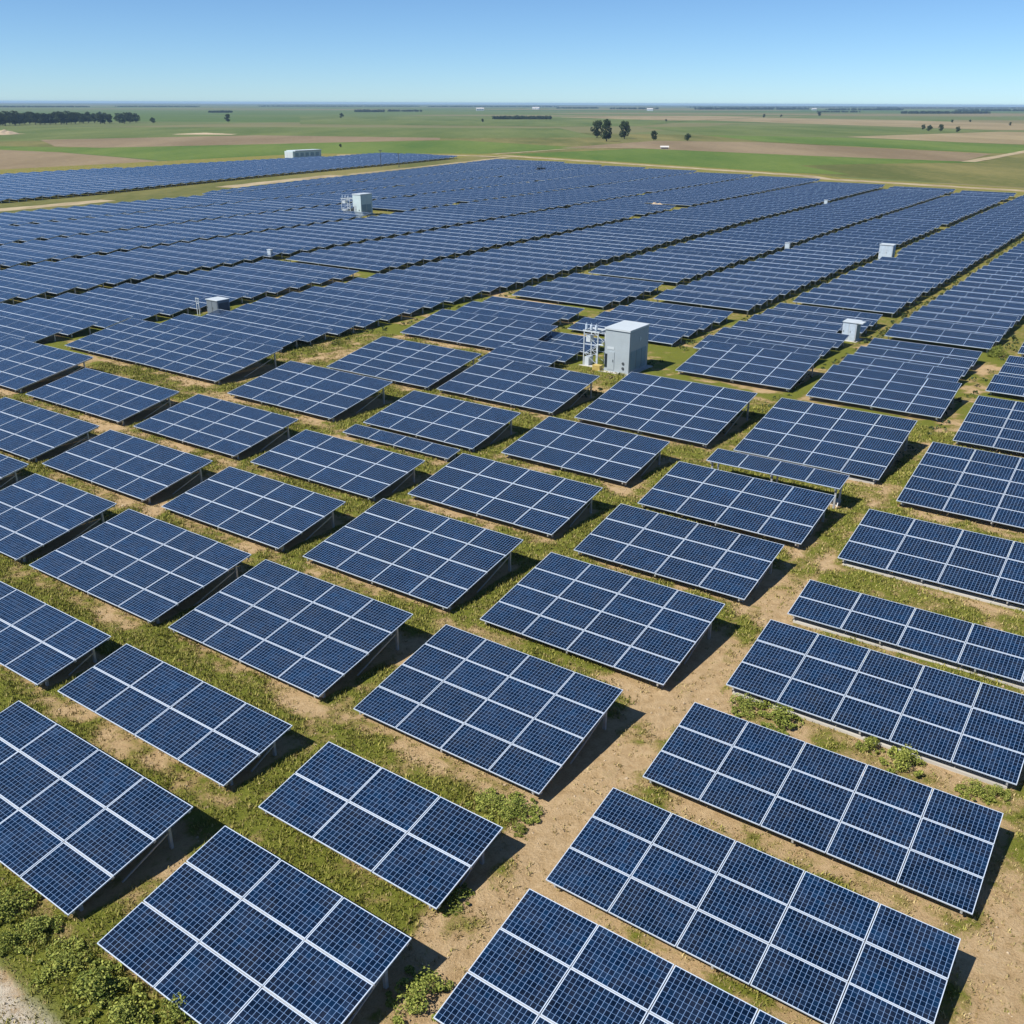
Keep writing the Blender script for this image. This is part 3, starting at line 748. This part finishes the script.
# soil heap in the panel field
def heap(name, loc, rx, ry, h, label, mm='rock'):
    n = 28; mb = MB(); rr = random.Random(int(loc.x)); g = {}
    for i in range(n + 1):
        for j in range(n + 1):
            x, y = -1 + 2 * i / n, -1 + 2 * j / n; r = min(1, math.hypot(x, y))
            z = h * (1 - r) ** .8 * (1 + .5 * mnoise.noise((x * 3 + loc.x, y * 3, 1))) + .1 * mnoise.noise((x * 9, y * 9, loc.y)) * (r < .97)
            g[i, j] = (loc.x + rx * x, loc.y + ry * y, z - .12)
    for i in range(n):
        for j in range(n): mb.quad([g[i, j], g[i + 1, j], g[i + 1, j + 1], g[i, j + 1]])
    tag(mb.build(name, mm), label, 'heap')
heap('soil_heap', P(-94.7, 189.5), 2.3, 2.4, 1.0, 'pale heap of soil lying in the far panel field')
heap('soil_heap', ground(4, 134), 8, 14, 2.6, 'pale mound of earth at the left edge below the tree line')
heap('soil_heap', ground(205, 134.0), 20, 8, .8, 'low pale bank of earth on the ploughed field')

# ------------------------------------------------------------------ plants
def leaf_cloud(centres, radii, n_each, size, rng, squash=.8):
    Vs = []
    for c, r in zip(centres, radii):
        d = rng.normal(size=(n_each, 3)); d /= np.linalg.norm(d, axis=1)[:, None]
        rad = r * rng.uniform(.45, 1.08, n_each) ** .6
        p = np.array(c) + d * rad[:, None] * np.array([1, 1, squash])
        a = rng.normal(size=(n_each, 3)); a /= np.linalg.norm(a, axis=1)[:, None]
        t = np.cross(a, d + .01); t /= np.linalg.norm(t, axis=1)[:, None]
        s = size * rng.uniform(.6, 1.4, n_each)[:, None]
        b2 = np.cross(t, a)
        Vs.append(np.stack([p - t * s, p + b2 * s * .6, p + t * s, p - b2 * s * .6], 1))
    V3 = np.concatenate(Vs).reshape(-1, 3); return V3, np.arange(len(V3)).reshape(-1, 4)
def crown_mesh(seed, shape):
    r = np.random.default_rng(seed); cs, rs = [], []
    n = 27
    for k in range(n):                  # unit tree: height 1, crown about as wide as 'shape'
        z = r.uniform(.18, .90); wmax = shape * (1 - abs(z - .48) * 1.2)
        a = r.uniform(0, 6.28); d = wmax * math.sqrt(r.uniform(.05, 1)) * .75
        cs.append((d * math.cos(a), d * math.sin(a), z)); rs.append(r.uniform(.08, .19))
    V3, F = leaf_cloud(cs, rs, 95, .033, r)
    return soup('crown', V3, F, None, ['leaf_dark'])
def trunk_mesh(seed):
    r = random.Random(seed); mb = MB()
    mb.tube((0, 0, -.03), (.01, 0, .35), .03, .02, 8); mb.tube((.01, 0, .34), (.0, .01, .7), .02, .008, 6)
    for k in range(5):
        a = k * 1.3 + r.random(); z = .28 + .07 * k
        mb.tube((0, 0, z), (.2 * math.cos(a), .2 * math.sin(a), z + .18), .012, .004, 5)
    return mb.mesh('trunk', ['bark'])
CR = [crown_mesh(11, .36), crown_mesh(12, .44), crown_mesh(13, .30), crown_mesh(14, .52)]; TR = [trunk_mesh(k) for k in range(4)]
def tree(px, pbase, ptop, kind, label, cat='tree', group=None, wide=1.0, name='field_tree'):
    g = ground(px, pbase); dist_ = (g - Vector((0, 0, CAMZ))).dot(fw); h = (pbase - ptop) * dist_ / FOC
    e = empty(name, g - Vector((0, 0, .2)), random.uniform(0, 6.28)); e.scale = (h * wide, h * wide, h); tag(e, label, cat, group)
    link('crown', CR[kind], e); link('trunk', TR[kind], e)
tree(597, 137.5, 120.5, 1, 'rounded tree at the left of the pair on the green fields', wide=1.0)
tree(606.5, 141, 120.0, 0, 'tallest dark tree in the middle of the field trees', wide=.95)
tree(624.5, 138.5, 121.2, 1, 'broad dark tree at the right of the tall pair', wide=.95)
tree(653.5, 140, 130.5, 1, 'small round tree standing alone beside the ploughed strip', wide=1.0)
tree(687.5, 140.5, 133.5, 3, 'low bushy tree right of the small white shed', wide=1.25)
tree(228, 122, 114, 1, 'lone dark tree on the left fields')
tree(153, 123, 117.5, 3, 'small tree just beyond the end of the tree line', wide=1.2)
tree(100, 115, 111.5, 3, 'tiny tree rising behind the long tree line', wide=1.2)
tree(482.5, 122, 118.6, 1, 'tiny dark tree in the middle of the green plain')
tree(341.5, 118, 113.0, 3, 'small far tree left of the distant woods')
tree(340.5, 147, 143.5, 3, 'little shrub-like tree between the green and ploughed fields')
for k, (px, b_, t_, kd, lb) in enumerate(((923, 129.5, 124.5, 3, 'low spreading'), (929, 131, 125, 3, 'small bushy'), (940.5, 131, 124.2, 1, 'round upright'), (957.5, 132, 126.5, 3, 'rightmost low'),
        (1010, 125.5, 122, 1, 'lone far'), (952, 122.5, 119.5, 3, 'small far'), (970, 122, 119.5, 3, 'smaller far'), (764, 117.5, 114, 1, 'tiny middle'), (781, 117, 114.5, 3, 'tiny squat'), (819, 116, 111.5, 1, 'slim distant'),
        (666, 121.5, 119, 3, 'tiny lone'))):
    tree(px, b_, t_, kd, lb + ' tree on the plain at the right', group='small trees on the right plain', wide=1.1)
# the tree line on the left
rr = random.Random(3)
px = -14.0; k = 0
while px < 141:
    if 112 < px < 116: px += 5
    w = rr.uniform(5, 7.5); tl_ = 111.5 + rr.uniform(0, 2.2) + (1.5 if 95 < px < 112 else 0); bs = 125 - px / 60 + rr.uniform(-1, .6)
    tree(px, bs, tl_, rr.randrange(4), 'dark tree in the tree line at left, %s from its left end' % ORD[k], group='trees of the left tree line', wide=1.35); k += 1
    px += w * .8
# far woods that read as one mass
def wood(name, px0, px1, pb, hpx, label):
    g0, g1 = ground(px0, pb), ground(px1, pb); n = int(max(24, (px1 - px0) * 1.6)); r = np.random.default_rng(int(px0 * 7 + pb * 31))
    dist_ = (g0 - Vector((0, 0, CAMZ))).dot(fw); h = min(hpx * dist_ / FOC, 17.5); cs, rs = [], []
    along = (g1 - g0).normalized(); side = Vector((-along.y, along.x, 0))
    for k in range(n):
        t = (k + r.uniform(0, 1)) / n; c = g0.lerp(g1, t) + side * r.uniform(0, 4 * h); hh = h * r.uniform(.7, 1.05)
        rr_ = hh * .55; cs.append((c.x, c.y, hh - rr_ * .75 - .2)); rs.append(rr_)
        cs.append((c.x + r.uniform(-.5, .5) * h, c.y + r.uniform(-.5, .5) * h, rr_ * .5 - .2)); rs.append(rr_ * .9)
    rs = [max(q, (g1 - g0).length / n * .75) if False else q for q in rs]
    V3, F = leaf_cloud(cs, rs, 42, h * .16, r)
    tag(link(name, soup(name, V3, F, None, ['tree_far'])), label, 'wood', kind='stuff')
WOODS = [(496, 553, 119.3, 3.4), (357, 385, 112.0, 2.6), (389, 400, 111.5, 2.0), (404, 423, 111.6, 2.0), (210, 233, 112.6, 2.2), (118, 200, 106.9, 1.3), (0, 90, 107.2, 1.5), (260, 420, 106.6, 1.2),
         (430, 560, 107.0, 1.2), (560, 600, 108.5, 1.6), (615, 660, 109.2, 1.8), (700, 812, 109.6, 2.2), (830, 905, 110.2, 2.0), (905, 990, 113.6, 2.6), (960, 1040, 111.0, 2.0), (690, 900, 107.6, 1.2), (880, 1060, 108.6, 1.4), (820, 860, 112.3, 1.6)]
for a_, c_, b_, h_ in WOODS: wood('far_wood', a_, c_, b_, h_, 'dark strip of distant woodland on the plain')

# weeds
def weed_mesh(seed):
    r = np.random.default_rng(seed); cs, rs = [], []
    for k in range(14):
        a = r.uniform(0, 6.28); d = r.uniform(0, .6); cs.append((d * math.cos(a), d * math.sin(a), r.uniform(.08, .62) * (1.1 - d * .7))); rs.append(r.uniform(.14, .36))
    for k in range(16):
        a = r.uniform(0, 6.28); d = r.uniform(.45, .85); cs.append((d * math.cos(a), d * math.sin(a), r.uniform(.04, .3))); rs.append(r.uniform(.05, .15))
    V3, F = leaf_cloud(cs, rs, 130, .036, r, .9); V3[:, 2] = np.maximum(V3[:, 2], .0)
    return soup('weed_bush', V3, F, None, ['leaf_weed'])
WM = [weed_mesh(k) for k in (21, 22, 23)]
GW = 'weeds growing around the panels'
WEEDS = [(780, 722, 1.0, .5, 'round green weed at the low edge of the five-column array, the right of two'), (745, 708, .75, .42, 'round green weed at the low edge of the five-column array, the left of two'),
 (903, 767, .8, .6, 'bright leafy weed between two long arrays on the right'), (869, 750, .5, .5, 'small upright weed left of the bright leafy weed'), (974, 794, .55, .4, 'low weed in the right gap under the posts'), (996, 797, .5, .35, 'low weed nearest the right edge'),
 (98, 996, 1.0, .62, 'big green bush in front of the bottom left array'), (66, 968, .8, .45, 'rounded bush left of the big one by the track'), (122, 1024, .9, .5, 'bush at the bottom edge under the corner panel'), (38, 934, .7, .4, 'leafy clump left of the bottom array corner'),
 (6, 912, .8, .5, 'bush at the left edge beside the pale track'), (8, 945, .6, .4, 'small bush at the left edge near the track'), (180, 1018, .7, .5, 'bush right of the corner bush at the bottom edge'), (516, 812, .8, .35, 'green clump just left of the sandy aisle'), (494, 806, .8, .35, 'green clump under the low edge of the shadow-casting array'),
 (520, 832, .3, .25, 'tiny weed alone on the sand'), (452, 900, .6, .35, 'low weed between the bottom arrays'), (420, 1000, .9, .4, 'low green patch at the bottom beside the shadow'), (843, 560, .3, .3, 'small weed by the green aisle at right'), (997, 357, .9, .9, 'dark bush in the far right aisle')]
for k, (px, py, s, hz, lb) in enumerate(WEEDS):
    o = link('weed_bush', WM[k % 3]); o.location = ground(px, py, .05); o.rotation_euler = (0, 0, k * 1.7); o.scale = (s * 1.15, s * 1.15, hz * 1.35); tag(o, lb, 'weed', GW)
# shrubs scattered down the aisles are part of the ground cover
cs, rs = [], []; r = np.random.default_rng(5)
for k in range(1, 12):
    for v in np.arange(56, 250, 1.15):
        if r.random() < .72:
            c = P(aisle(k, v) + r.uniform(-.5, .5), v + r.uniform(-.8, .8)); s = r.uniform(.16, .40); cs.append((c.x, c.y, s * .5)); rs.append(s)
V3, F = leaf_cloud(cs, rs, 26, .09, r)
tag(link('aisle_scrub', soup('aisle_scrub', V3, F, None, ['leaf_dark'])), 'dark low scrub growing along the aisles between the arrays', 'scrub', kind='stuff')

# ------------------------------------------------------------------ far buildings
def house(px, py, w, d, h, label, rm='rooftile', name='farm_building'):
    e = empty(name, ground(px, py) - Vector((0, 0, .2)), R(random.uniform(-20, 20))); tag(e, label, 'building')
    mb = MB(); mb.box(-w / 2, w / 2, -d / 2, d / 2, 0, h); mb.build('wall', 'white', e)
    mb = MB(); o = .4; t = h + d * .3
    A = [(-w / 2 - o, -d / 2 - o, h + .02), (w / 2 + o, -d / 2 - o, h + .02), (w / 2 + o, d / 2 + o, h + .02), (-w / 2 - o, d / 2 + o, h + .02), (-w / 2 - o, 0, t), (w / 2 + o, 0, t)]
    for f in ((0, 1, 5, 4), (2, 3, 4, 5), (1, 2, 5), (3, 0, 4), (3, 2, 1, 0)): mb.quad([A[i] for i in f])
    mb.build('roof', rm, e)
    for k in range(3): mb = MB(); x = -w / 2 + w * (k + .5) / 3; mb.box(x - .6, x + .6, -d / 2 - .04, -d / 2 - .004, h * .3, h * .75); mb.build('window', 'glass', e)
house(664.5, 148.3, 3.4, 2.2, .7, 'low white shed between the small tree and the bushy tree')
house(480, 110.5, 22, 9, 5, 'white farm building on the horizon at the middle')
house(650, 110.8, 18, 9, 5, 'white farm building on the horizon right of the tall trees')
house(814, 110.2, 16, 9, 5, 'white farm building on the horizon at the right')
house(536, 109.2, 26, 9, 5, 'long pale farm building on the horizon above the small wood')

# ------------------------------------------------------------------ air
mb = MB(); mb.box(-14500, 14500, -14500, 14500, -1.2, 22.5)
m = bpy.data.materials.new('air'); m.use_nodes = True; m.node_tree.nodes.clear()
vo_ = m.node_tree.nodes.new('ShaderNodeVolumePrincipled'); vo_.inputs['Color'].default_value = (.46, .70, 1, 1); vo_.inputs['Density'].default_value = 1.05e-4; vo_.inputs['Anisotropy'].default_value = .1
oo = m.node_tree.nodes.new('ShaderNodeOutputMaterial'); m.node_tree.links.new(vo_.outputs[0], oo.inputs['Volume'])
M['air'] = m
tag(mb.build('haze', 'air'), kind='stuff')
